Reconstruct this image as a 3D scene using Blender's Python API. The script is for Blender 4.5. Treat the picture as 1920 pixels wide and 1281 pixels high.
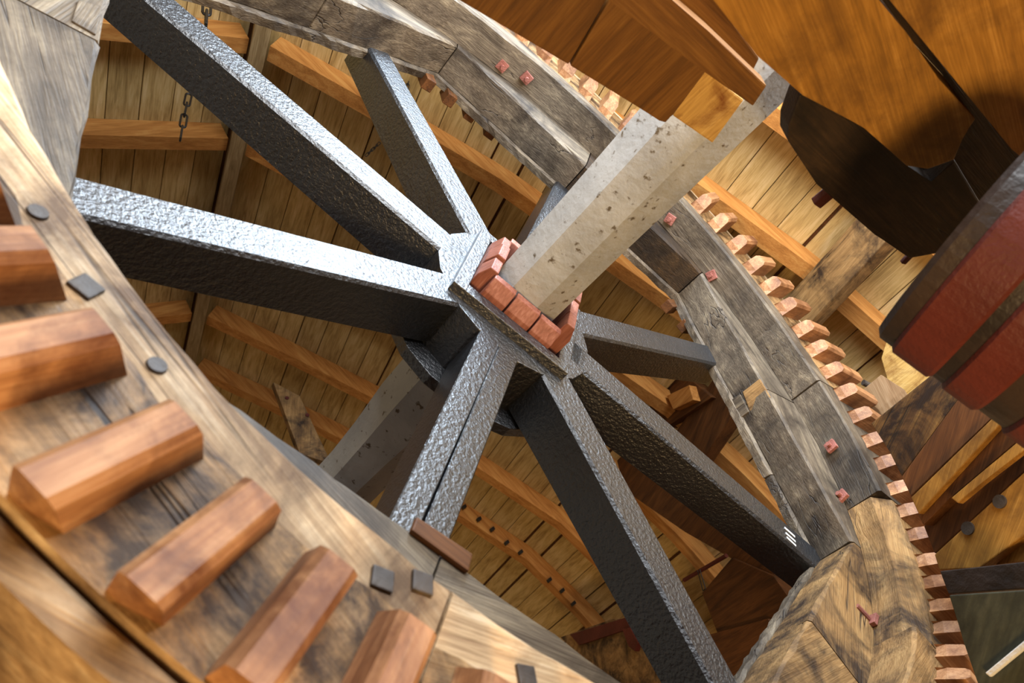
import bpy, bmesh, math, random
from mathutils import Vector, Matrix
random.seed(7)
for o in list(bpy.data.objects): bpy.data.objects.remove(o)
SC = bpy.context.scene
COL = SC.collection

# ------------------------------------------------------------------ camera
F, CX, CY = 1481.75, 1048.267, 755.1435
CW = Vector((0.819, 1.350, -1.438))
RW = Matrix(((-0.878382, -0.154025, -0.452461), (0.453053, -0.569912, -0.685524), (-0.152275, -0.807141, 0.570382)))
WM = Matrix(((0.879488, 0.391573, -0.270500), (0.196087, 0.219746, 0.955647), (0.433647, -0.893522, 0.116481)))
S = 1.25
cam_d = bpy.data.cameras.new('camera'); cam = bpy.data.objects.new('camera', cam_d); COL.objects.link(cam)
cam_d.sensor_width = 36; cam_d.lens = F / 1920 * 36
cam_d.shift_x = -(CX - 960) / 1920; cam_d.shift_y = (CY - 640.5) / 1920
cam_d.clip_start = .02
cm = Matrix((RW.col[0], -RW.col[1], -RW.col[2])).transposed().to_4x4(); cm.translation = CW
cam.matrix_world = cm
cam_d.dof.use_dof = True; cam_d.dof.focus_distance = 2.35; cam_d.dof.aperture_fstop = 5.0
SC.camera = cam

# ------------------------------------------------------------------ light
w = bpy.data.worlds.new('world'); SC.world = w; w.use_nodes = True
w.node_tree.nodes['Background'].inputs[0].default_value = (.84, .77, .66, 1)
w.node_tree.nodes['Background'].inputs[1].default_value = .30
def area(name, loc, target, sx, sy, power, col):
    l = bpy.data.lights.new(name, 'AREA'); l.shape = 'RECTANGLE'; l.size = sx; l.size_y = sy; l.energy = power; l.color = col
    o = bpy.data.objects.new(name, l); COL.objects.link(o); o.location = loc
    o.rotation_euler = (Vector(target) - Vector(loc)).to_track_quat('-Z', 'Y').to_euler()
    return o
area('roof_hatch_offscreen', (-.5, 1.05, 1.735), (-.5 + .41, 1.05, 1.735 - .91), .8, .9, 110, (.66, .82, 1.0))
area('tail_opening_offscreen', (-.4, 2.12, .42), (-.4, 0, .42), 3.0, 1.4, 170, (.93, .96, 1.0))
area('lamp_below_offscreen', (.6, 1.5, -2.9), (.2, .4, -.6), .5, .5, 60, (1.0, .66, .30))
SC.view_settings.view_transform = 'Standard'; SC.view_settings.look = 'None'
SC.view_settings.exposure = .28; SC.view_settings.gamma = 1

# ------------------------------------------------------------------ pixel helpers (world metres)
def ray(px): return RW @ Vector(((px[0] - CX) / F, (px[1] - CY) / F, 1))
def plane(px, P, n):
    d = ray(px); n = Vector(n); return CW + d * ((Vector(P) - CW).dot(n) / d.dot(n))
def zpl(px, z): return plane(px, (0, 0, z), (0, 0, 1))
def ypl(px, y): return plane(px, (0, y, 0), (0, 1, 0))
def xpl(px, x): return plane(px, (x, 0, 0), (1, 0, 0))
def wheel(v): return WM @ Vector(v) * S                 # wheel units -> world
WR = WM.to_4x4()                                        # wheel frame (metres) -> world
WI = WR.inverted()
AX = WM @ Vector((0, 0, 1)); EE = Vector((0, 0, 1)).cross(AX).normalized()   # shaft axis; horizontal across it
def wz(px, z):                                          # pixel -> wheel metres on plane z (units)
    return WI @ plane(px, wheel((0, 0, z)), AX)
def wcyl(px, r):
    C = WI @ CW; d = (WI.to_3x3() @ ray(px)); r *= S
    a = d.x**2 + d.y**2; b = C.x*d.x + C.y*d.y; c = C.x**2 + C.y**2 - r*r
    t = (-b + math.sqrt(max(b*b - a*c, 0))) / a
    return C + d*t

# ------------------------------------------------------------------ materials
def nodes(name):
    m = bpy.data.materials.new(name); m.use_nodes = True; t = m.node_tree
    return m, t, t.nodes['Principled BSDF'], t.nodes.new, t.links.new
def rgb(h, g=1.0):
    h = h.lstrip('#'); v = [int(h[i:i+2], 16) / 255 for i in (0, 2, 4)]
    return tuple((x / 12.92 if x <= .04045 else ((x + .055) / 1.055) ** 2.4) * g for x in v) + (1,)
def ramp(N, stops):
    r = N('ShaderNodeValToRGB'); e = r.color_ramp.elements
    while len(e) < len(stops): e.new(.5)
    for i, (p, c) in enumerate(stops): e[i].position = p; e[i].color = c
    return r
def wood(name, dark, mid, light, stain=None, stain_amt=0., rough=.65, bump=.25, crack=.0, grain=9., vary=.25, spec=.3, stain_scale=3., rings=.0):
    m, t, B, N, L = nodes(name)
    tc = N('ShaderNodeTexCoord'); oi = N('ShaderNodeObjectInfo')
    off = N('ShaderNodeVectorMath'); off.operation = 'SCALE'; off.inputs[0].default_value = (13.1, 7.7, 5.3); L(oi.outputs['Random'], off.inputs['Scale'])
    add = N('ShaderNodeVectorMath'); add.operation = 'ADD'; L(tc.outputs['Object'], add.inputs[0]); L(off.outputs[0], add.inputs[1])
    mp = N('ShaderNodeMapping'); mp.inputs['Scale'].default_value = (1.1, grain, grain); L(add.outputs[0], mp.inputs[0])
    n1 = N('ShaderNodeTexNoise'); n1.inputs['Scale'].default_value = 3.2; n1.inputs['Detail'].default_value = 7; n1.inputs['Roughness'].default_value = .62; n1.inputs['Distortion'].default_value = .7
    L(mp.outputs[0], n1.inputs['Vector'])
    mp2 = N('ShaderNodeMapping'); mp2.inputs['Scale'].default_value = (2.5, grain*7, grain*7); L(add.outputs[0], mp2.inputs[0])
    n2 = N('ShaderNodeTexNoise'); n2.inputs['Scale'].default_value = 4; n2.inputs['Detail'].default_value = 3; L(mp2.outputs[0], n2.inputs['Vector'])
    mx = N('ShaderNodeMath'); mx.operation = 'MULTIPLY_ADD'; mx.inputs[1].default_value = .35; L(n2.outputs[0], mx.inputs[0])
    s0 = N('ShaderNodeMath'); s0.operation = 'MULTIPLY'; s0.inputs[1].default_value = .68; L(n1.outputs[0], s0.inputs[0]); L(s0.outputs[0], mx.inputs[2])
    fac = mx.outputs[0]
    if rings:
        wv = N('ShaderNodeTexWave'); wv.wave_type = 'RINGS'; wv.rings_direction = 'Z'; wv.inputs['Scale'].default_value = rings; wv.inputs['Distortion'].default_value = 2.5; wv.inputs['Detail'].default_value = 2; wv.inputs['Detail Scale'].default_value = .8
        L(add.outputs[0], wv.inputs['Vector'])
        q = N('ShaderNodeMath'); q.operation = 'MULTIPLY_ADD'; q.inputs[1].default_value = .16; L(wv.outputs['Fac'], q.inputs[0])
        q2 = N('ShaderNodeMath'); q2.operation = 'SUBTRACT'; q2.inputs[1].default_value = .08; L(fac, q2.inputs[0]); L(q2.outputs[0], q.inputs[2]); fac = q.outputs[0]
    rp = ramp(N, [(.34, rgb(dark)), (.52, rgb(mid)), (.68, rgb(light))]); L(fac, rp.inputs[0])
    col = rp.outputs[0]
    hgt = fac
    if stain:
        n3 = N('ShaderNodeTexNoise'); n3.inputs['Scale'].default_value = stain_scale; n3.inputs['Detail'].default_value = 8; n3.inputs['Roughness'].default_value = .7; n3.inputs['Distortion'].default_value = .5
        L(add.outputs[0], n3.inputs['Vector'])
        r3 = ramp(N, [(.5 - .22*stain_amt, (0, 0, 0, 1)), (.72 - .22*stain_amt, (1, 1, 1, 1))]); L(n3.outputs[0], r3.inputs[0])
        mm = N('ShaderNodeMix'); mm.data_type = 'RGBA'; L(r3.outputs[0], mm.inputs[0]); L(col, mm.inputs[6]); mm.inputs[7].default_value = rgb(stain)
        col = mm.outputs[2]
    if crack:
        mp4 = N('ShaderNodeMapping'); mp4.inputs['Scale'].default_value = (.28, 9, 9); L(add.outputs[0], mp4.inputs[0])
        n4 = N('ShaderNodeTexNoise'); n4.inputs['Scale'].default_value = 1.5; n4.inputs['Detail'].default_value = 3; n4.inputs['Distortion'].default_value = .15; L(mp4.outputs[0], n4.inputs['Vector'])
        r4a = ramp(N, [(.5 - .007*crack, (0, 0, 0, 1)), (.5, (1, 1, 1, 1)), (.5 + .007*crack, (0, 0, 0, 1))]); L(n4.outputs[0], r4a.inputs[0])
        n5 = N('ShaderNodeTexNoise'); n5.inputs['Scale'].default_value = 4.5; n5.inputs['Detail'].default_value = 2; L(add.outputs[0], n5.inputs['Vector'])
        r5 = ramp(N, [(.5, (0, 0, 0, 1)), (.58, (1, 1, 1, 1))]); L(n5.outputs[0], r5.inputs[0])
        r4 = N('ShaderNodeMath'); r4.operation = 'MULTIPLY'; L(r4a.outputs[0], r4.inputs[0]); L(r5.outputs[0], r4.inputs[1])
        m4 = N('ShaderNodeMix'); m4.data_type = 'RGBA'; L(r4.outputs[0], m4.inputs[0]); L(col, m4.inputs[6]); m4.inputs[7].default_value = rgb('#1c1410'); col = m4.outputs[2]
        h4 = N('ShaderNodeMath'); h4.operation = 'MULTIPLY_ADD'; h4.inputs[1].default_value = -.6; L(r4.outputs[0], h4.inputs[0]); L(hgt, h4.inputs[2]); hgt = h4.outputs[0]
    hs = N('ShaderNodeHueSaturation'); L(col, hs.inputs['Color'])
    v = N('ShaderNodeMapRange'); v.inputs['To Min'].default_value = 1 - vary; v.inputs['To Max'].default_value = 1 + vary; L(oi.outputs['Random'], v.inputs[0]); L(v.outputs[0], hs.inputs['Value'])
    L(hs.outputs[0], B.inputs['Base Color'])
    B.inputs['Roughness'].default_value = rough; B.inputs['Specular IOR Level'].default_value = spec
    bp = N('ShaderNodeBump'); bp.inputs['Strength'].default_value = bump; bp.inputs['Distance'].default_value = .01; L(hgt, bp.inputs['Height']); L(bp.outputs[0], B.inputs['Normal'])
    return m
def paint(name, c1, c2, rough=.35, bump=.4, bscale=70, spec=.5, specks=None, speck_amt=.0, metal=0., coat=0.):
    m, t, B, N, L = nodes(name)
    tc = N('ShaderNodeTexCoord')
    n1 = N('ShaderNodeTexNoise'); n1.inputs['Scale'].default_value = 7; n1.inputs['Detail'].default_value = 6; L(tc.outputs['Object'], n1.inputs['Vector'])
    rp = ramp(N, [(.35, rgb(c1)), (.65, rgb(c2))]); L(n1.outputs[0], rp.inputs[0]); col = rp.outputs[0]
    n2 = N('ShaderNodeTexNoise'); n2.inputs['Scale'].default_value = bscale; n2.inputs['Detail'].default_value = 4; n2.inputs['Roughness'].default_value = .55; L(tc.outputs['Object'], n2.inputs['Vector'])
    if specks:
        n3 = N('ShaderNodeTexNoise'); n3.inputs['Scale'].default_value = 45; n3.inputs['Detail'].default_value = 5; L(tc.outputs['Object'], n3.inputs['Vector'])
        r3 = ramp(N, [(.66 - .1*speck_amt, (0, 0, 0, 1)), (.74 - .1*speck_amt, (1, 1, 1, 1))]); L(n3.outputs[0], r3.inputs[0])
        mm = N('ShaderNodeMix'); mm.data_type = 'RGBA'; L(r3.outputs[0], mm.inputs[0]); L(col, mm.inputs[6]); mm.inputs[7].default_value = rgb(specks); col = mm.outputs[2]
    L(col, B.inputs['Base Color']); B.inputs['Roughness'].default_value = rough; B.inputs['Specular IOR Level'].default_value = spec; B.inputs['Metallic'].default_value = metal
    B.inputs['Coat Weight'].default_value = coat; B.inputs['Coat Roughness'].default_value = .25
    bp = N('ShaderNodeBump'); bp.inputs['Strength'].default_value = bump; bp.inputs['Distance'].default_value = .006; L(n2.outputs[0], bp.inputs['Height']); L(bp.outputs[0], B.inputs['Normal'])
    if coat: L(bp.outputs[0], B.inputs['Coat Normal'])
    return m
M = {}
M['board'] = wood('pale_roof_board', '#8f7444', '#c2a56b', '#d8bf8c', grain=7, vary=.12, bump=.1, rough=.75)
M['rafter'] = wood('new_pine_rafter', '#96602a', '#bb7f3f', '#cf9a55', grain=9, vary=.1, bump=.1, rough=.7)
M['ridge'] = wood('grey_ridge_pole', '#6b5535', '#8b7450', '#a8936c', grain=9, vary=.1)
M['felloe_grey'] = wood('old_grey_oak', '#40362b', '#65594a', '#8a7c66', '#2f271f', .38, crack=1.2, bump=.5, vary=.14, rough=.6)
M['felloe_dark'] = wood('old_dark_oak', '#251b12', '#40301f', '#62492d', '#1d150f', .5, crack=1.2, bump=.5, vary=.14, rough=.6)
M['felloe_tan'] = wood('worn_tan_oak', '#8a6c4c', '#bd9f78', '#dcc6a4', '#5a4530', .4, crack=1.3, bump=.5, vary=.08, rough=.65)
M['felloe_yellow'] = wood('grimy_oak_between_cogs', '#86673f', '#b0895a', '#c8a577', '#3d2a16', .62, crack=1.2, bump=.6, vary=.05, rough=.55, stain_scale=7)
M['felloe_amber'] = M['felloe_tan']
M['cog'] = wood('red_tan_cog_wood', '#7a4f31', '#a2734c', '#bd9168', '#5a331c', .3, grain=8, vary=.1, bump=.2, rough=.5, stain_scale=6)
M['cog_end'] = wood('pale_cog_wood', '#7f6143', '#9c7d5b', '#b09473', grain=10, vary=.1, bump=.15, rough=.6)
M['iron'] = paint('blue_black_iron', '#0c0d10', '#15181d', rough=.42, bump=.75, bscale=95, spec=.75, coat=.7)
M['iron_dark'] = paint('dark_brown_iron', '#1a1714', '#2a2621', rough=.5, bump=.5, bscale=90, spec=.35)
M['iron_old'] = paint('old_bolt_iron', '#2b2624', '#4b4138', rough=.55, bump=.5, bscale=60)
M['white'] = paint('off_white_shaft_paint', '#989a9b', '#b0b2b2', rough=.5, bump=.45, bscale=40, specks='#5b5040', speck_amt=.35, spec=.4)
M['white_flake'] = paint('bare_white_paint', '#d5d8d8', '#ecefef', rough=.4)
M['redpaint'] = paint('brick_red_paint', '#4a1d16', '#5f2921', rough=.55, bump=.4, bscale=120, spec=.3)
M['pinknut'] = paint('faded_red_nut_paint', '#7f4a40', '#a86b5e', rough=.5, bump=.5, bscale=160)
M['wedge'] = wood('red_brown_wedge', '#6b3a2a', '#8d5543', '#aa7462', grain=6, vary=.15, bump=.3, rough=.5)
M['beam_orange'] = wood('orange_oak_beam', '#73501e', '#9a6d2a', '#b98a42', '#63421a', .15, grain=13, vary=.05, bump=.2, rough=.65)
M['beam_brown'] = wood('brown_board', '#4c3114', '#69451c', '#7f5827', grain=8, vary=.1, bump=.15, rough=.6)
M['knotty'] = wood('knotty_pine_block', '#a17a3e', '#c8a15c', '#dab977', '#7a4a20', .1, grain=8, vary=.05, bump=.15, stain_scale=9)
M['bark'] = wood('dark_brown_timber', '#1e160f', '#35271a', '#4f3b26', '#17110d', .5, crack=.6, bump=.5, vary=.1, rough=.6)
M['weathered'] = wood('spotted_weathered_post', '#6b4e2c', '#967347', '#b08d5c', '#33251a', .42, crack=1.0, bump=.6, vary=.06, stain_scale=6)
M['mottled'] = wood('mottled_brown_sheer', '#4e331a', '#75532c', '#97733f', '#2a1c12', .7, crack=.8, bump=.6, vary=.1, stain_scale=8)
M['brown_dark'] = wood('dark_red_brown_plank', '#37200f', '#583518', '#6e4522', grain=7, vary=.15, bump=.2)
M['chain'] = paint('black_chain_iron', '#1b1714', '#2c2722', rough=.5, bump=.2, bscale=120)
M['stripe'] = paint('white_stripe_paint', '#e8e8e6', '#f4f4f2', rough=.5, bump=.1)
M['green'] = wood('grey_green_panel', '#2e3026', '#4b4c3c', '#63624e', '#2a2a20', .4, grain=3, vary=.05, bump=.2)
M['log'] = paint('tarred_log_wood', '#1d1714', '#352820', rough=.5, bump=.8, bscale=30, spec=.4)

# ------------------------------------------------------------------ mesh helpers
def tag(o, label, cat, group=None):
    o['label'] = label; o['category'] = cat
    if group: o['group'] = group
    return o
def thing(name, mat4, label, cat, group=None):
    e = bpy.data.objects.new(name, None); COL.objects.link(e); e.matrix_world = mat4; e.empty_display_size = .1
    return tag(e, label, cat, group)
def frame(origin, x, zhint):
    x = Vector(x).normalized(); z = Vector(zhint); z = (z - x * z.dot(x))
    if z.length < 1e-6: z = x.orthogonal()
    z.normalize(); y = z.cross(x)
    m = Matrix((x, y, z)).transposed().to_4x4(); m.translation = Vector(origin); return m
PM = {}
def mesh_obj(name, bm, mats, mw, parent=None, smooth=False):
    """bm in world coordinates; mw = object frame (local X is the grain)."""
    inv = mw.inverted()
    bmesh.ops.transform(bm, matrix=inv, verts=bm.verts)
    bmesh.ops.recalc_face_normals(bm, faces=bm.faces)
    me = bpy.data.meshes.new(name); bm.to_mesh(me); bm.free()
    for m in (mats if isinstance(mats, (list, tuple)) else [mats]): me.materials.append(m)
    if smooth:
        for p in me.polygons: p.use_smooth = True
    o = bpy.data.objects.new(name, me); COL.objects.link(o)
    if parent is not None:
        o.parent = parent; o.matrix_parent_inverse = Matrix.Identity(4); o.matrix_basis = PM[parent.name].inverted() @ mw
    else: o.matrix_world = mw
    PM[o.name] = mw
    return o
def reg(e): PM[e.name] = e.matrix_world.copy(); return e
def add_prism(bm, pts, ext, mat=0):
    ext = Vector(ext)
    a = [bm.verts.new(p) for p in pts]; b = [bm.verts.new(Vector(p) + ext) for p in pts]; n = len(pts); fs = []
    fs.append(bm.faces.new(a)); fs.append(bm.faces.new(b[::-1]))
    for i in range(n): fs.append(bm.faces.new((a[i], b[i], b[(i+1) % n], a[(i+1) % n])))
    for f in fs: f.material_index = mat
    return fs
def bevel(bm, w):
    if w: bmesh.ops.bevel(bm, geom=list(bm.edges), offset=w, segments=2, affect='EDGES', profile=.6, clamp_overlap=True)
def center(pts):
    c = Vector((0, 0, 0))
    for p in pts: c += Vector(p)
    return c / len(pts)
def prism(name, mat, pts, ext, grain, parent=None, bev=.004):
    bm = bmesh.new(); add_prism(bm, pts, ext); bevel(bm, bev)
    return mesh_obj(name, bm, mat, frame(center(pts) + Vector(ext) * .5, grain, ext), parent)
def box_pts(c, x, y, z):
    c = Vector(c); x, y, z = Vector(x), Vector(y), Vector(z)
    return [c + x*i + y*j + z*-1 for i, j in ((-1, -1), (1, -1), (1, 1), (-1, 1))], z * 2
def box(name, mat, c, x, y, z, parent=None, bev=.004, grain=None):
    p, e = box_pts(c, x, y, z); return prism(name, mat, p, e, grain or x, parent, bev)
def tube(bm, a, b, r, n=12, mat=0, r2=None):
    a, b = Vector(a), Vector(b); d = (b - a).normalized(); u = d.orthogonal().normalized(); v = d.cross(u); r2 = r if r2 is None else r2
    A = [bm.verts.new(a + (u*math.cos(t) + v*math.sin(t)) * r) for t in [2*math.pi*i/n for i in range(n)]]
    B = [bm.verts.new(b + (u*math.cos(t) + v*math.sin(t)) * r2) for t in [2*math.pi*i/n for i in range(n)]]
    fs = [bm.faces.new(A[::-1]), bm.faces.new(B)] + [bm.faces.new((A[i], A[(i+1) % n], B[(i+1) % n], B[i])) for i in range(n)]
    for f in fs: f.material_index = mat
def struct(o): o['kind'] = 'structure'; return o

# ------------------------------------------------------------------ roof (ridge along Y)
K = 1.16                                               # roof set back along the sight lines so it clears the wheel
RX, RZ = .639, 2.215
def ky(y): return 1.35 + K * (y - 1.35)
FAR = [(0, 0), (-.5, -.20), (-1.0, -.42), (-1.45, -.71), (-2.05, -1.09), (-2.42, -1.47), (-2.75, -1.95), (-2.9, -2.6), (-2.95, -3.3)]
NEAR = [(0, 0), (.6, -.27), (1.2, -.58), (2.0, -1.1), (2.6, -1.6)]
FAR = [(a*K, b*K) for a, b in FAR]; NEAR = [(a*K, b*K) for a, b in NEAR]
def walk(prof, step, off):
    """points along the profile every step, pushed off outward (up)"""
    L = [0]
    for a, b in zip(prof, prof[1:]): L.append(L[-1] + math.dist(a, b))
    out = []; s = 0
    def at(s):
        for i in range(len(prof) - 1):
            if s <= L[i+1] or i == len(prof) - 2:
                t = (s - L[i]) / (L[i+1] - L[i]); a, b = prof[i], prof[i+1]
                return Vector((a[0] + (b[0]-a[0])*t, 0, a[1] + (b[1]-a[1])*t))
    while s < L[-1]:
        e = min(s + step, L[-1]); a, b = at(s), at(e); d = (b - a).normalized(); n = Vector((-d.z, 0, d.x))
        if n.z < 0 or (abs(n.z) < .15 and n.x > 0): n = -n
        out.append((a, b, d, n)); s = e
    return out
base = Vector((RX, 0, RZ))
RD = .115
ceil_e = struct(bpy.data.objects.new('ceiling', None)); COL.objects.link(ceil_e); ceil_e.location = (RX, -1, RZ); PM['ceiling'] = Matrix.Translation((RX, -1, RZ))
Y0, Y1 = -4.6, 1.7
for prof, sgn in ((FAR, 1), (NEAR, -1)):
    for i, (a, b, d, n) in enumerate(walk(prof, .146, RD)):
        lift = RD + random.uniform(0, .004); wd = (b - a).length
        c = base + (a + b) / 2 + n * (lift + .011)
        box('plank', M['board'], (c.x, (Y0 + Y1) / 2, c.z), (0, (Y1 - Y0) / 2, 0), d * (wd / 2 - .0018), n * .011, ceil_e, bev=.0025)
# sheathing above so no sky shows through the joints
for prof, nm in ((FAR, 'sarking'), (NEAR, 'sarking')):
    bm = bmesh.new(); row = []
    pts = [(a, n) for a, b, d, n in walk(prof, .146, RD)]
    lo = [base + a + n * (RD + .03) for a, n in pts]
    for p, q in zip(lo, lo[1:]):
        v = [bm.verts.new((p.x, Y0, p.z)), bm.verts.new((p.x, Y1, p.z)), bm.verts.new((q.x, Y1, q.z)), bm.verts.new((q.x, Y0, q.z))]; bm.faces.new(v)
    bmesh.ops.remove_doubles(bm, verts=bm.verts, dist=1e-4)
    bmesh.ops.solidify(bm, geom=list(bm.faces), thickness=.012)
    mesh_obj(nm, bm, M['brown_dark'], Matrix.Translation(base), ceil_e)
# front gable wall
gw = struct(bpy.data.objects.new('wall_front', None)); COL.objects.link(gw); gw.location = (0, Y0, 0); PM['wall_front'] = Matrix.Translation((0, Y0, 0))
x = -2.3
while x < 3.2:
    rel = x - RX
    P = FAR if rel < 0 else NEAR
    top = RZ
    for a, b in zip(P, P[1:]):
        if min(a[0], b[0]) <= rel <= max(a[0], b[0]): top = RZ + a[1] + (b[1]-a[1]) * (rel - a[0]) / (b[0]-a[0]) + .03
    box('plank', M['board'], (x, Y0 + .01, (top - 2.0) / 2), (0, 0, (top + 2.0) / 2), (.064, 0, 0), (0, .011, 0), gw, bev=.0025); x += .131

struct(box('floor', M['brown_dark'], (0, 0, -3.2), (5, 0, 0), (0, 5.5, 0), (0, 0, .03), None, bev=0))
# unseen sill wall behind the camera, added to shade the lower near rim
struct(box('wall_tail_shade', M['brown_dark'], (0, 2.0, -1.78), (3.2, 0, 0), (0, .03, 0), (0, 0, 1.42), None, bev=0))
def rafter(prof, y, wy, label, dy_top=0, depth=RD, seglen=.18, zoff=0., end=None, name='rafter', mat='rafter'):
    y = ky(y); bm = bmesh.new(); W = walk(prof if end is None else prof[:end], seglen, 0); secs = []
    P = [(W[0][0], W[0][3])] + [(b, n) for a, b, d, n in W]
    P[0] = (P[0][0] + (P[1][0] - P[0][0]).normalized() * .05, P[0][1])
    for a, n in P:
        q = base + a + n * zoff
        secs.append([bm.verts.new((q.x, y - wy, q.z)), bm.verts.new((q.x, y + wy, q.z)), bm.verts.new((q.x + n.x*depth, y + wy, q.z + n.z*depth)), bm.verts.new((q.x + n.x*depth, y - wy, q.z + n.z*depth))])
    for s, t in zip(secs, secs[1:]):
        for i in range(4): bm.faces.new((s[i], s[(i+1) % 4], t[(i+1) % 4], t[i]))
    bm.faces.new(secs[0]); bm.faces.new(secs[-1][::-1])
    mid = base + P[len(P)//2][0]; mid.y = y
    d = P[-1][0] - P[0][0]
    return tag(mesh_obj(name, bm, M[mat], frame(mid, d, (0, 1, 0))), label, 'rafter', 'pine rafters under the roof boards')
rafter(FAR, -2.24, .039, 'pine rafter on the far slope seen between the two lower left spokes')
rafter(FAR, -1.65, .039, 'pine rafter on the far slope hidden mostly behind a dark spoke')
rafter(FAR, -1.055, .039, 'pine rafter on the far slope behind the dark upper spoke')
rafter(FAR, -.562, .039, 'long pine rafter on the far slope running behind the top spokes')
rafter(FAR, -.06, .039, 'pine rafter on the far slope just behind the row of wheel cogs')
rafter(FAR, .34, .039, 'pine rafter on the far slope beyond the knotty pine block')
rafter(FAR, -2.72, .039, 'curved pine rib nearest the front of the cap with small black slots above it', depth=RD)
rafter(NEAR, -2.24, .039, 'short stretch of pine rafter on the near slope beside the ridge pole')
rafter(NEAR, -1.055, .039, 'pine rafter on the near slope with a chain hung from it')
rafter(NEAR, -.562, .039, 'pine rafter on the near slope beside the top of the long spoke')
rafter(NEAR, -1.65, .039, 'pine rafter on the near slope above the left spoke')
rp = box('ridge_pole', M['ridge'], (RX, (Y0 + Y1) / 2, RZ + .02), (0, (Y1 - Y0) / 2 - .02, 0), (.036, 0, 0), (0, 0, .07))
box('ridge_cap', M['brown_dark'], (RX, (Y0 + Y1) / 2, RZ + .15), (0, (Y1 - Y0) / 2, 0), (.16, 0, 0), (0, 0, .012), ceil_e)
tag(rp, 'slender grey ridge pole where the two roof slopes meet', 'ridge pole')
# black slots between boards above the front rib
for q in [(870, 951), (898, 974), (923, 993), (950, 1018), (976, 1036), (1030, 1088), (1054, 1108), (1075, 1132)]:
    P = ypl(q, ky(-2.66))
    box('board_slot', M['iron_dark'], P, (0, .014, 0), (.013, 0, -.009), (.005, 0, .011), ceil_e, bev=0)

# ------------------------------------------------------------------ brake wheel
wheel_e = reg(thing('cogwheel', WR, 'large wooden brake wheel with dark iron spokes and a ring of wooden cogs', 'gear wheel'))
wheel_e.matrix_world = WR; PM[wheel_e.name] = WR
def pol(r, a, z): a = math.radians(a); return WR @ Vector((r*S*math.cos(a), r*S*math.sin(a), z*S))
def tang(a): a = math.radians(a); return WR.to_3x3() @ Vector((-math.sin(a), math.cos(a), 0))
def rad(a): a = math.radians(a); return WR.to_3x3() @ Vector((math.cos(a), math.sin(a), 0))
def ring_piece(name, mats, a0, a1, rin, rout, z0, z1, n=10, gap=.12, ch_r=0., ch_z=0., jit=0., edge_mat=None, bev=.0, grease=False):
    bm = bmesh.new(); secs = []
    for i in range(n + 1):
        a = a0 + gap + (a1 - a0 - 2*gap) * i / n
        ri = (rin(a) if callable(rin) else rin); ro = rout(a) if callable(rout) else rout
        j = lambda: random.uniform(-jit, jit)
        if ch_r: prof = [(ri + j(), z0), (ri + j(), z1 - ch_z), (ri + ch_r + j(), z1), (ro, z1), (ro, z0)]
        else: prof = [(ri + j(), z0 + j()*.5), (ri + j(), z1 - .006), (ri + .006 + j(), z1)] + ([(1.058 + random.uniform(-.006, .006), z1)] if grease else []) + [(ro, z1), (ro, z0)]
        secs.append([bm.verts.new(pol(r, a, z)) for r, z in prof])
    k = len(secs[0])
    for s, t in zip(secs, secs[1:]):
        for i in range(k):
            f = bm.faces.new((s[i], s[(i+1) % k], t[(i+1) % k], t[i]))
            if edge_mat is not None and i in edge_mat: f.material_index = 1
            if grease and i == 3: f.material_index = 2
    bm.faces.new(secs[0]); bm.faces.new(secs[-1][::-1])
    am = (a0 + a1) / 2
    return mesh_obj(name, bm, mats, frame(pol((1.1), am, (z0+z1)/2), tang(am), AX), wheel_e)
def interp(tab):
    def f(a):
        a = a % 360
        for (a0, r0), (a1, r1) in zip(tab, tab[1:]):
            if a0 <= a <= a1: return r0 + (r1 - r0) * (a - a0) / (a1 - a0)
        return tab[-1][1]
    return f
R1 = interp([(0, 1.0), (40, 1.005), (45.8, 1.007), (49, 1.004), (55, 1.0), (61, .999), (67, 1.0), (73, .997), (82, .993), (87, .992), (110, 1.0), (158, 1.012), (175, 1.015), (183, 1.014), (192, 1.01), (202, 1.005), (210, .995), (216, .985), (223, .99), (230, .992), (240, 1.0), (265, 1.0), (275, .999), (284, 1.006), (292, .99), (300, .997), (360, 1.0)])
Z2, Z1 = .095, .192
front = [(158, 209, 'felloe_grey'), (209, 262, 'felloe_grey'), (262, 315, 'felloe_grey'), (315, 360, 'felloe_grey'), (0, 43, 'felloe_tan'), (43, 87.6, 'felloe_amber'), (87.6, 124, 'felloe_tan'), (124, 158, 'weathered')]
for a0, a1, m in front:
    if a0 == 158:
        ring_piece('felloe', [M['felloe_grey'], M['felloe_grey']], 186, a1, R1, 1.213, Z2, Z1, 12, jit=.002, edge_mat=(1, 2))
        ring_piece('felloe', [M['weathered'], M['weathered']], 158, 186, R1, 1.213, Z2, Z1, 12, ch_r=.05, ch_z=.03, jit=.002)
    else:
        ring_piece('felloe', [M[m], M[m], M['felloe_yellow']], a0, a1, R1, 1.213, Z2, Z1, 24, jit=.002, edge_mat=(1, 2) if m not in ('felloe_tan', 'felloe_amber') else (1,), grease=True)
for a0, a1 in ((0, 60), (60, 120), (120, 180), (180, 240), (240, 300), (300, 360)):
    ring_piece('rim_strip', M['felloe_tan'], a0, a1, 1.2185, 1.25, Z2 - .05, Z1 - .004, 18, jit=.001)
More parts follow.
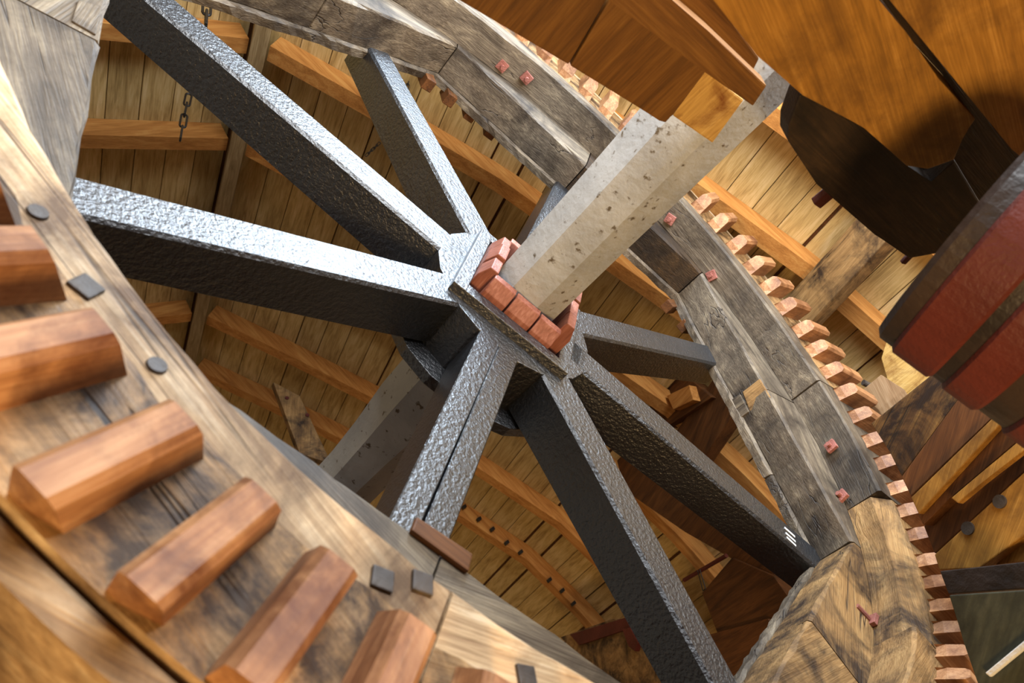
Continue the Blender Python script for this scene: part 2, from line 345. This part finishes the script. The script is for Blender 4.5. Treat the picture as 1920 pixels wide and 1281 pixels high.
# back layer: six-sided opening
def hexr(a, rv=.985):
    q = (a - 58.5) % 60 - 30; return rv * math.cos(math.radians(30)) / math.cos(math.radians(q))
for k in range(12):
    a0 = 58.5 + 30*k; am = (a0 + 15) % 360
    m = 'felloe_dark' if abs(am - 253.5) < 5 else 'felloe_grey'   # one darker piece, sharp at its joint
    if 120 < am < 178: m = 'weathered'
    em = m
    ring_piece('inner_felloe', [M[m], M[em]], a0, a0 + 30, hexr, 1.2, -.004, Z2 - .001, 10, jit=.003, edge_mat=(1, 2))
for k in range(6):
    a0 = 73.5 + 60*k; am = (a0 + 30) % 360
    m = 'felloe_grey'
    ring_piece('back_plate', M[m], a0, a0 + 60, lambda a: hexr(a, .975), 1.19, -.032, -.0055, 40, jit=.003)
# mortise plugs
def tplane(px, a, r): return plane(px, pol(r, a, 0), rad(a))
prism('mortise_plug', M['weathered'], [tplane(q, 209, .852) for q in ((1392, 735), (1424, 710), (1444, 745), (1406, 772))], rad(209) * .04, AX, wheel_e, .003)
prism('mortise_plug', M['felloe_grey'], [tplane(q, 209, .848) for q in ((1362, 755), (1387, 739), (1404, 772), (1379, 791))], rad(209) * .04, AX, wheel_e, .003)
prism('mortise_plug', M['felloe_grey'], [WR @ wz(q, .0975) for q in ((147, 0), (192, 12), (180, 64), (135, 38))], AX * -.01, tang(20), wheel_e, .002)
# peg tails showing along the back of the far rim
for q in ((803, 158), (843, 187), (882, 216), (920, 249), (1252, 575), (1282, 612)):
    p = wcyl(q, .93); a = math.degrees(math.atan2(p.y, p.x)); P = WR @ p
    box('peg_tail', M['brown_dark'], P + rad(a)*.03, rad(a)*.04, tang(a)*.02, AX*.022, wheel_e, .003)
# spokes
TH0 = 43.17
def spoke(a, r0, r1, half, z0a, z0b, mats, off=0., name='spoke', bv=.006):
    bm = bmesh.new(); secs = []; n = 14
    t = tang(a) * S
    for i in range(n + 1):
        r = r0 + (r1 - r0) * i / n; f = i / n; zb = z0a + (z0b - z0a) * f
        h = half * (1.0 + .05*math.cos(f*3))
        c = [pol(r, a, z) + t * (o + off) for o, z in ((-h, zb), (h, zb), (h, -bv), (h - bv, 0), (-h + bv, 0), (-h, -bv))]
        secs.append([bm.verts.new(q) for q in c])
    for s, q in zip(secs, secs[1:]):
        for i in range(6): bm.faces.new((s[i], s[(i+1) % 6], q[(i+1) % 6], q[i]))
    bm.faces.new(secs[0]); bm.faces.new(secs[-1][::-1])
    return mesh_obj(name, bm, mats, frame(pol((r0+r1)/2, a, -.05), rad(a), AX), wheel_e)
for k in range(8):
    a = TH0 - 45*k; off = {0: .004, 1: -.005, 2: -.006, 4: -.008, 5: .0, 6: -.003, 7: -.001}.get(k, 0)
    if k == 7:
        spoke(a, .12, .93, .0223, -.11, -.085, M['iron'], -.0236, bv=.002); spoke(a, .12, .93, .0223, -.11, -.085, M['iron'], .0236, bv=.002)
    else: spoke(a, .12, .985 if k in (1, 3, 5) else .93, .042, -.115, -.085, M['iron'], off)
# hub
def poly_ring(name, mat, outer, z0, z1, inner=None, parent=wheel_e, bev=.004):
    bm = bmesh.new(); n = len(outer)
    def lay(pts, z): return [bm.verts.new(WR @ Vector((x*S, y*S, z*S))) for x, y in pts]
    o0, o1 = lay(outer, z0), lay(outer, z1)
    if inner:
        i0, i1 = lay(inner, z0), lay(inner, z1)
        for i in range(n):
            j = (i+1) % n
            bm.faces.new((o0[i], o0[j], o1[j], o1[i])); bm.faces.new((i0[i], i1[i], i1[j], i0[j])); bm.faces.new((o1[i], o1[j], i1[j], i1[i])); bm.faces.new((o0[i], i0[i], i0[j], o0[j]))
    else:
        bm.faces.new(o0[::-1]); bm.faces.new(o1)
        for i in range(n): bm.faces.new((o0[i], o0[(i+1) % n], o1[(i+1) % n], o1[i]))
    bevel(bm, bev)
    return mesh_obj(name, bm, mat, frame(WR @ Vector((0, 0, (z0+z1)/2*S)), WR.to_3x3() @ Vector((1, 0, 0)), AX), parent)
def sq(h): return [(-h, -h), (h, -h), (h, h), (-h, h)]
octo = []
for k in range(8):
    b = TH0 + 45*k
    for da, r in ((22.5 - 8, .205), (22.5 + 8, .205)):
        t = math.radians(b + da); octo.append((r*math.cos(t), r*math.sin(t)))
inn = [(.118*s_ if False else .118*x_, .118*y_) for x_, y_ in ((-1, -1), (1, -1), (1, 1), (-1, 1))]
def sq16(h):
    out = []
    for x_, y_ in octo:
        m_ = max(abs(x_), abs(y_)); out.append((x_/m_*h, y_/m_*h))
    return out
poly_ring('hub_body', M['iron'], octo, -.13, 0.0, sq16(.118), bev=.003)
poly_ring('hub_front_plate', M['iron'], sq(.147), -.004, .021, sq(.117), bev=.0025)
back = []
for x_, y_ in octo:
    m_ = max(abs(x_), abs(y_)); k_ = .25 if m_ > .17 else .225; back.append((x_*k_/.2, y_*k_/.2))
poly_ring('hub_back_flange', M['iron'], back, -.145, -.119, sq16(.118), bev=.003)
# wedges round the shaft
for side in range(4):
    A0 = math.radians(90*side)
    ux, uy = (math.cos(A0), math.sin(A0)), (-math.sin(A0), math.cos(A0))
    for j, (t0, t1) in enumerate(((-.088, -.034), (-.03, .03), (.034, .088))):
        if j == 1 and side in (0, 2): pass
        zt = .055 + .03*random.random(); ri = .083; ro = .1165
        bm = bmesh.new()
        def P(r, t, z): return WR @ (Vector((ux[0]*r + uy[0]*t, ux[1]*r + uy[1]*t, z)) * S)
        pr = [(ro, -.06), (ro, zt - .03), (ro - .012, zt), (ri + .002, zt), (ri, zt - .01), (ri, -.06)]
        fs = add_prism(bm, [P(r, t0, z) for r, z in pr], P(0, t1, 0) - P(0, t0, 0))
        bm.normal_update()
        for f in bm.faces:
            c = WI @ f.calc_center_median() / S
            if c.z > zt - .02: f.material_index = 1 if side in (0, 3) or j == 0 else 0
        bevel(bm, .003)
        mesh_obj('wedge', bm, [M['wedge'], M['wedge']], frame(P(.1, (t0+t1)/2, .02), AX, P(1, 0, 0) - P(0, 0, 0)), wheel_e)
# cogs
cog_angs = [-111.58, -115.9, -120.8, -125.4, -130.0, -134.5, -139.4, -143.6, -148.2, -152.6, -157.4, -162.3, -166.8, -171.8, -176.1, -180.7, -185.6, -189.7, -194.1, -198.3, -202.7]
near = [63.2, 67.7, 72.7, 77.1, 81.3, 85.6, 90.3]
angs = list(cog_angs)
angs += [157.3 - (157.3 - 90.3) * k / 15 for k in range(1, 15)] + near + [63.2 - (63.2 + 111.58) * k / 39 for k in range(1, 39)]
def cog_mesh():
    # local: X radial, Y tangential, Z axial (metres), z=0 on the ring face
    bm = bmesh.new(); r0, r1 = -.07*S, .062*S; hb, ht, H = .0225*S, .0155*S, .053*S; LN = .55
    prof = [(-hb, -.03*S), (hb, -.03*S), (hb, 0), (hb*.93, H*.35), (ht*1.25, H*.85), (ht*.8, H), (-ht*.8, H), (-ht*1.25, H*.85), (-hb*.93, H*.35), (-hb, 0)]
    a = [bm.verts.new((r0 + max(z, 0)*LN, y, z)) for y, z in prof]; b = [bm.verts.new((r1 + max(z, 0)*LN*.9, y, z)) for y, z in prof]; n = len(prof)
    fa = bm.faces.new(a); fb = bm.faces.new(b[::-1]); fa.material_index = 1; fb.material_index = 1
    for i in range(n):
        f = bm.faces.new((a[i], b[i], b[(i+1) % n], a[(i+1) % n]))
        f.material_index = 2 if i in (5,) else 0
    bmesh.ops.recalc_face_normals(bm, faces=bm.faces)
    me = bpy.data.meshes.new('cog'); bm.to_mesh(me); bm.free()
    for k in ('cog', 'cog', 'cog'): me.materials.append(M[k])
    return me
cme = cog_mesh()
for a in angs:
    o = bpy.data.objects.new('cog', cme); COL.objects.link(o); o.parent = wheel_e
    t = math.radians(a); c, s_ = math.cos(t), math.sin(t); j = random.uniform(-.01, .01)
    m4 = Matrix(((c, -s_, 0, 1.138*S*c), (s_, c, 0, 1.138*S*s_), (0, 0, 1, Z1*S), (0, 0, 0, 1)))
    o.matrix_basis = m4 @ Matrix.Rotation(j, 4, 'Z')
# bolts
def nut(px, r, size=.019, stub=.016, mat='pinknut', name='square_nut'):
    p = wcyl(px, r); a = math.degrees(math.atan2(p.y, p.x)); P = WR @ p; n = -rad(a)
    ax = (AX + tang(a) * random.uniform(-.35, .35)).normalized(); ay = n.cross(ax)
    bm = bmesh.new(); pts, e = box_pts(P + n * .006, ax * size, ay * size, n * .007); add_prism(bm, pts, e); bevel(bm, .002)
    tube(bm, P, P + n * (.012 + stub), .008, 10)
    mesh_obj(name, bm, M[mat], frame(P, ax, n), wheel_e)
for q in ((941, 122), (987, 145), (1257, 411), (1335, 517), (1560, 838), (1580, 932)): nut(q, .998)
nut((1636, 1168), 1.01, .019, .05)
for q, k in (((70, 400), 'r'), ((160, 540), 's'), ((293, 687), 'r'), ((715, 1088), 's'), ((790, 1095), 's'), ((985, 1270), 's')):
    P = WR @ wz(q, Z1); a = math.degrees(math.atan2((WI @ P).y, (WI @ P).x)); bm = bmesh.new()
    if k == 'r': tube(bm, P - AX*.004, P + AX * .004, .0125, 20, r2=.0105)
    else:
        pts, e = box_pts(P, tang(a + 20) * .014, rad(a + 20) * .014, AX * .005); add_prism(bm, pts, e); bevel(bm, .002)
    mesh_obj('bolt_head', bm, M['iron_old'], frame(P, tang(a), AX), wheel_e)
# white stripes on a spoke end
for q0, q1 in (((1471, 990), (1490, 1007)), ((1473, 1000), (1491, 1016)), ((1475, 1008), (1492, 1024))):
    A_, B_ = WR @ wz(q0, .0006), WR @ wz(q1, .0006); d = (B_ - A_); sd = AX.cross(d).normalized() * .0045
    prism('painted_stripe', M['stripe'], [A_ - sd, B_ - sd, B_ + sd, A_ + sd], AX * .0015, d, wheel_e, 0)
# crack patches / repaired slip of wood at the near inner felloe
prism('wood_slip', M['brown_dark'], [WR @ wz(q, .094) for q in ((775, 975), (880, 1045), (872, 1078), (765, 1000))], AX * .01, tang(85), wheel_e, .003)

# ------------------------------------------------------------------ windshaft
sh = reg(thing('windshaft', WR, 'off white eight sided iron windshaft running through the hub of the wheel', 'shaft')); sh.matrix_world = WR; PM[sh.name] = WR
def oct_loft(name, mat, prof, parent):
    bm = bmesh.new(); secs = []
    for z, r in prof:
        secs.append([bm.verts.new(pol(r, 13.5 + 45*k, z)) for k in range(8)])
    for s_, t_ in zip(secs, secs[1:]):
        for i in range(8): bm.faces.new((s_[i], s_[(i+1) % 8], t_[(i+1) % 8], t_[i]))
    bm.faces.new(secs[0][::-1]); bm.faces.new(secs[-1]); 
    return mesh_obj(name, bm, mat, frame(WR @ Vector((0, 0, 0)), AX, rad(0)), parent)
oct_loft('shaft_body', M['white'], [(-1.6, .085), (-.62, .085), (-.5, .092), (-.36, .106), (-.2, .11), (-.12, .095), (.02, .082), (.25, .086), (.5, .093), (.82, .1)], sh)

# ------------------------------------------------------------------ tail beam boards under the shaft
UP = Vector((0, 0, 1))
def zprism(name, mat, pxs, z, thick, label, cat, grain=EE, bev=.004, group=None):
    return tag(prism(name, M[mat], [zpl(q, z) for q in pxs], UP * thick, grain, None, bev), label, cat, group)
zprism('knotty_block', 'knotty', ((1262, 218), (1316, 128), (1395, 188), (1336, 269)), -.075, .05, 'pale knotty pine block wedged under the white shaft', 'block', grain=EE.cross(UP))
zprism('cover_board', 'beam_brown', ((861, 0), (600, -160), (900, -330), (1142, -8), (1066, 122)), -.115, .05, 'long orange brown board over the top of the wheel rim', 'board', grain=EE.cross(UP))
zprism('cover_board', 'beam_brown', ((1069, 124), (1147, -8), (1326, 132), (1262, 215), (1248, 231), (1236, 226)), -.112, .05, 'square orange brown board with rounded corner against the knotty block', 'board', grain=EE.cross(UP))
zprism('cross_board', 'beam_brown', ((1141, 0), (930, -190), (1020, -250), (1258, -2), (1330, 60), (1438, 161), (1412, 200), (1318, 133)), -.15, .033, 'narrow brown board with a blunt end crossing beside the knotty block', 'board')
zprism('dark_board', 'beam_brown', ((1262, 0), (1180, -90), (1300, -90), (1342, 0), (1424, 110), (1405, 148), (1390, 128)), -.098, .04, 'narrow brown strip between the blunt board and the big orange beam', 'board')
# big orange beams
zprism('oak_beam', 'beam_orange', ((1338, 0), (1080, -300), (1330, -420), (1648, 0), (1700, 62), (1760, 148), (1830, 224), (1800, 262), (1790, 300), (1740, 318), (1700, 312), (1620, 240), (1505, 180), (1420, 105)), -.36, .14, 'wide orange oak beam with curved grain and a ragged dark end', 'beam', grain=zpl((1590, 210), -.36) - zpl((1545, 90), -.36))
zprism('oak_beam', 'beam_orange', ((1668, 0), (1360, -440), (2050, -440), (2070, 200), (1920, 300), (1897, 280)), -.365, .14, 'orange oak beam beyond the long black gap', 'beam', grain=zpl((1820, 190), -.36) - zpl((1780, 60), -.36))
zprism('shadow_gap_filler', 'bark', ((1600, -60), (1720, 40), (1860, 200), (1930, 320), (1860, 380), (1760, 420), (1690, 330), (1780, 250), (1640, 40)), -.218, .04, 'dark filler timber standing in for the shadow gap between the orange beams', 'timber')  # dark piece put in for the gap's shade, continuing the dark brace timber
zprism('curved_brace', 'bark', ((1500, 177), (1478, 236), (1477, 264), (1531, 345), (1640, 440), (1705, 485), (1790, 470), (1850, 400), (1790, 300), (1745, 345), (1700, 310), (1620, 240)), -.27, .05, 'dark curved timber with a rounded end beside the orange beam', 'brace')
def zpin(q0, q1, z, r, label):
    bm = bmesh.new(); a, b = zpl(q0, z), zpl(q1, z); d = (b - a); n = Vector((0, 0, 1)).cross(d).normalized()
    pts = [a - n*r, b - n*r, b + n*r, a + n*r]; add_prism(bm, pts, UP * r * 1.6); bevel(bm, .003)
    return tag(mesh_obj('iron_pin', bm, M['redpaint'], frame((a+b)/2, d, UP)), label, 'pin')
zpin((1575, 352), (1532, 388), -.25, .012, 'short dark red iron pin under the curved dark timber')
zpin((1712, 478), (1694, 496), -.25, .007, 'tiny dark red iron pin near the banded log')

# ------------------------------------------------------------------ banded log
axp = CW + ray((1926, 528)).normalized() * 1.45
lg = reg(thing('banded_log', Matrix.Translation(axp), 'thick blackened log with wide red iron bands', 'log')); PM[lg.name] = Matrix.Translation(axp)
rl = .205
ed = (RW @ Vector((.75, .66, -.30))).normalized()       # slants down and towards the camera
def limb(px):
    d = ray(px).normalized(); w0 = axp - CW; b = d.dot(ed); D = w0.dot(d); E_ = w0.dot(ed)
    return (b*D - E_) / (1 - b*b)
def ringlog(name, mat, t0, t1, r, n=48, bev=.006, r_in=None):
    bm = bmesh.new(); u = UP.cross(ed).normalized(); v = ed.cross(u)
    prof = [(t0, r - bev), (t0 + bev, r), (t1 - bev, r), (t1, r - bev)]
    secs = [[bm.verts.new(axp + ed*t + (u*math.cos(2*math.pi*i/n) + v*math.sin(2*math.pi*i/n)) * (rr * (1 + .006*math.sin(5*2*math.pi*i/n) ))) for i in range(n)] for t, rr in prof]
    for s_, t_ in zip(secs, secs[1:]):
        for i in range(n): bm.faces.new((s_[i], s_[(i+1) % n], t_[(i+1) % n], t_[i]))
    bm.faces.new(secs[0][::-1]); bm.faces.new(secs[-1])
    return mesh_obj(name, bm, mat, frame(axp + ed*(t0+t1)/2, ed, UP), lg)
tb = [limb(q) for q in ((1692, 629), (1762, 688), (1783, 700), (1846, 751), (1891, 788), (1960, 845))]
ringlog('log_body', M['log'], tb[0] - .035, tb[5] + .25, rl - .007, bev=.01)
for i in (0, 2, 4): ringlog('iron_band', M['redpaint'], tb[i], tb[i+1], rl)
ringlog('iron_band', M['redpaint'], tb[5] + .04, tb[5] + .11, rl)

# ------------------------------------------------------------------ cap frame beyond the wheel (right)
def xprism(name, mat, pxs, x, thick, label, cat, grain=(0, 1, 0), bev=.004, group=None, parent=None):
    o = prism(name, M[mat], [xpl(q, x) for q in pxs], Vector((-thick, 0, 0)), grain, parent, bev)
    return tag(o, label, cat, group) if parent is None else o
def ybeam(name, mat, q0, q1, x, h, wdt, label, cat):
    """beam whose +X side has its top edge through pixels q0-q1 on plane x"""
    a, b = xpl(q0, x), xpl(q1, x); d = (b - a); up = UP - d * (UP.dot(d) / d.length_squared); up.normalize()
    pts = [a, b, b - up*h, a - up*h]
    return tag(prism(name, M[mat], pts, Vector((-wdt, 0, 0)), d, None, .006), label, cat)
ybeam('weathered_post', 'weathered', (1440, 598), (1625, 388), -1.70, .21, .07, 'weathered spotted timber with a long crack behind the cogs', 'timber')
xprism('rounded_bracket', 'knotty', ((1652, 672), (1662, 640), (1700, 600), (1800, 640), (1780, 700), (1694, 768), (1668, 728)), -1.73, .06, 'tan wooden bracket with a rounded corner below the banded log', 'bracket')
tag(prism('square_stub', M['cog_end'], [xpl(q, -1.62) for q in ((1612, 735), (1652, 702), (1696, 730), (1647, 768))], (-.02, 0, -.12), (0, 0, 1), None, .003), 'square timber stub with a pale face beside the mottled timber', 'timber end')
ss = bpy.data.objects['square_stub']; bm = bmesh.new(); P = xpl((1622, 722), -1.62); tube(bm, P - Vector((.03, 0, 0)), P + Vector((.004, 0, .012)), .012, 12)
mesh_obj('bolt', bm, M['iron_old'], frame(P, (0, 1, 0), (1, 0, 0)), ss)
# platform boards on the cog side, cut to a curve that clears the cogs
XB = -1.04
def board(name, mat, pxs, dx, label, cat, thick=.04, grain=(0, 1, .9)): return xprism(name, mat, pxs, XB + dx, thick, label, cat, grain=grain, bev=.003)
board('mottled_sheer', 'mottled', ((1633, 794), (1762, 690), (1850, 720), (1800, 740), (1690, 893), (1668, 847)), 0, 'mottled brown timber cut to a curve beside the cogs', 'timber', grain=(0, 1, .6))
board('side_plank', 'brown_dark', ((1690, 894), (1801, 741), (1910, 738), (1870, 773), (1708, 931)), 0, 'dark brown plank between the mottled timber and the yellow lath', 'plank')
board('yellow_lath', 'beam_orange', ((1708, 933), (1870, 775), (1886, 784), (1722, 964)), .024, 'long yellow lath beside the dark brown plank', 'lath', .022)
board('side_plank', 'brown_dark', ((1722, 966), (1887, 786), (1945, 780), (1945, 796), (1781, 934), (1731, 985)), 0, 'dark red brown plank between the two yellow laths', 'plank')
board('yellow_lath', 'beam_orange', ((1783, 934), (1850, 878), (1945, 797), (1945, 826), (1840, 906), (1796, 944)), .024, 'shorter yellow lath with a ragged end', 'lath', .022)
board('side_plank', 'brown_dark', ((1732, 987), (1782, 936), (1798, 946), (1841, 908), (1945, 828), (1945, 861), (1752, 1038)), -.043, 'dark brown plank just above the bolted orange plank', 'plank')
bp = board('bolted_plank', 'beam_orange', ((1752, 1040), (1945, 863), (1945, 986), (1836, 1066), (1761, 1069)), 0, 'orange plank with two round dark bolts', 'plank', grain=(0, 1, .8))
for q in ((1816, 991), (1876, 941)):
    bm = bmesh.new(); P = xpl(q, XB); tube(bm, P - Vector((.004, 0, 0)), P + Vector((.006, 0, 0)), .017, 20)
    mesh_obj('bolt', bm, M['iron_old'], frame(P, (0, 1, 0), (1, 0, 0)), bp)
board('side_plank', 'beam_orange', ((1838, 1067), (1945, 988), (1945, 1049), (1840, 1062)), -.045, 'orange plank end below the bolted plank', 'plank', grain=(0, 1, .8))
board('dark_rail', 'log', ((1762, 1071), (1945, 1051), (1945, 1103), (1778, 1114)), .045, 'dark blue black rail below the orange planks', 'rail', grain=(0, 1, .2))
board('green_panel', 'green', ((1779, 1116), (1945, 1105), (1965, 1330), (1850, 1330), (1825, 1257), (1806, 1201)), .2, 'dull grey green panel behind the last cogs', 'panel', .03)
board('white_strip', 'white_flake', ((1846, 1262), (1945, 1180), (1945, 1197), (1856, 1270)), .214, 'thin white strip crossing the grey green panel', 'strip', .01)

# ------------------------------------------------------------------ timbers behind the wheel (between the right spokes)
xprism('wall_beam', 'brown_dark', ((1040, 800), (1160, 850), (1290, 950), (1450, 1070), (1430, 1105), (1372, 1046), (1285, 998), (1150, 905), (1030, 830)), -1.80, .10, 'brown timber slanting behind the two lower right spokes', 'timber', grain=(0, -1, -.2))
xprism('wall_block', 'brown_dark', ((1372, 1046), (1450, 1080), (1500, 1150), (1430, 1250), (1352, 1206), (1316, 1112)), -1.78, .08, 'dark brown block with slanted edge under the spoke end', 'block')
xprism('short_beam', 'brown_dark', ((1150, 690), (1190, 700), (1300, 716), (1335, 745), (1250, 800), (1205, 762), (1150, 730)), -1.75, .08, 'short brown timber with a round bolt between the right spokes', 'timber')
sb = bpy.data.objects['short_beam']; bm = bmesh.new(); P = xpl((1217, 722), -1.75); tube(bm, P - Vector((.005, 0, 0)), P + Vector((.01, 0, 0)), .018, 16)
mesh_obj('bolt', bm, M['iron_old'], frame(P, (0, 1, 0), (1, 0, 0)), sb)
xprism('slanting_beam', 'brown_dark', ((1230, 862), (1345, 700), (1400, 740), (1290, 900)), -1.78, .08, 'brown timber slanting up between the right hand spokes', 'timber', grain=(0, 1, .6))
xprism('small_cleat', 'rafter', ((1250, 742), (1292, 722), (1300, 750), (1262, 768)), -1.70, .05, 'small light cleat between the right hand spokes', 'cleat')
# hanging rod with wire loop
bm = bmesh.new(); a, b = xpl((1283, 1088), -1.72), xpl((1362, 1042), -1.72); tube(bm, a, b, .011, 10)
rod = tag(mesh_obj('hook_rod', bm, M['redpaint'], frame((a+b)/2, b - a, UP)), 'dark red iron rod with a thin wire loop hung over it', 'rod')
bm = bmesh.new(); c0 = xpl((1308, 1072), -1.70)
for q0, q1 in (((1308, 1070), (1318, 1108)), ((1312, 1068), (1323, 1104)), ((1318, 1108), (1323, 1104))): tube(bm, xpl(q0, -1.705), xpl(q1, -1.705), .0028, 6)
mesh_obj('wire_loop', bm, M['chain'], frame(c0, UP, (1, 0, 0)), rod)
# bottom: timbers with red iron
xprism('sill_end', 'weathered', ((1050, 1195), (1150, 1160), (1200, 1180), (1260, 1300), (1180, 1320)), -1.65, .12, 'pale sawn timber end under the red iron strap', 'timber end', grain=(1, 0, 0))
st = prism('iron_strap', M['redpaint'], [xpl(q, -1.62) for q in ((1068, 1190), (1172, 1158), (1182, 1178), (1085, 1210))], Vector((-.02, 0, 0)), (0, 1, 0), None, .003)
tag(st, 'red painted iron strap across a pale timber end', 'strap')
prism('strap_hook', M['redpaint'], [xpl(q, -1.61) for q in ((1166, 1180), (1180, 1176), (1196, 1206), (1190, 1222), (1178, 1212))], Vector((-.03, 0, 0)), (0, 1, 0), st, .003)
xprism('sill_beam', 'brown_dark', ((1200, 1262), (1330, 1190), (1440, 1160), (1500, 1320), (1180, 1330)), -1.75, .08, 'brown sill timber below the hook rod', 'timber')
# lower left: brace with bolts on the front rib
br = prism('bolted_brace', M['weathered'], [ypl(q, -2.6) for q in ((512, 716), (562, 742), (622, 870), (562, 850))], Vector((0, -.05, 0)), UP, None, .004)
tag(br, 'short wooden brace with two red bolt heads near the front rib', 'brace')
for q in ((538, 747), (576, 779)):
    bm = bmesh.new(); P = ypl(q, -2.6); tube(bm, P - Vector((0, .004, 0)), P + Vector((0, .006, 0)), .012, 12)
    mesh_obj('bolt', bm, M['redpaint'], frame(P, (1, 0, 0), (0, 1, 0)), br)

# ------------------------------------------------------------------ chains
def chain(pxs, fn, label, link=.05, hook=True):
    pts = [fn(q) for q in pxs]; e = reg(thing('chain', Matrix.Translation(pts[0]), label, 'chain')); PM[e.name] = Matrix.Translation(pts[0])
    tot = sum((b - a).length for a, b in zip(pts, pts[1:])); k = 0
    for a, b in zip(pts, pts[1:]):
        d = b - a; n = max(1, round(d.length / (link * .8)))
        for i in range(n):
            c = a + d * ((i + .5) / n); dn = d.normalized(); sd = dn.cross(Vector((1, 0, 0)) if k % 2 else Vector((0, 1, 0))).normalized(); k += 1
            bm = bmesh.new(); hl, hw = link*.5, link*.13; path = [c + dn*(hl - hw)*sg + (dn*math.cos(t)*sg + sd*math.sin(t)) * hw for sg, ts in ((1, (1.57, .8, 0, -.8, -1.57)), (-1, (-1.57, -.8, 0, .8, 1.57))) for t in ts]
            for p_, q_ in zip(path, path[1:] + path[:1]): tube(bm, p_, q_, link*.05, 6)
            mesh_obj('link', bm, M['chain'], frame(c, dn, sd), e)
    return e
chain([(390, -40), (386, 48)], lambda q: ypl(q, -.52), 'black chain with long links hanging beside the top of the long spoke', link=.11)
chain([(354, 178), (346, 215), (338, 262)], lambda q: ypl(q, -1.0), 'black chain hanging from the near slope rafter', link=.09)
chain([(712, 268), (686, 292)], lambda q: ypl(q, -.9), 'small chain hanging behind the wheel between two upper spokes', link=.04)
chain([(768, 143), (763, 166)], lambda q: ypl(q, -.7), 'single chain link hooked up beside the top spoke', link=.05)

# ------------------------------------------------------------------ brake blocks round the rim
for k, (a0, a1) in enumerate(((52, 70), (70.5, 88), (88.5, 106))):
    o = ring_piece('brake_block', M['brown_dark'], a0, a1, 1.262, 1.42, -.12, .04, 10)
    o.parent = None; o.matrix_basis = PM[o.name]
    tag(o, ('dark brake block beside the upper stretch of the near rim', 'dark brake block beside the middle stretch of the near rim', 'dark brake block beside the lowest stretch of the near rim')[k], 'brake block', 'brake blocks outside the near rim')
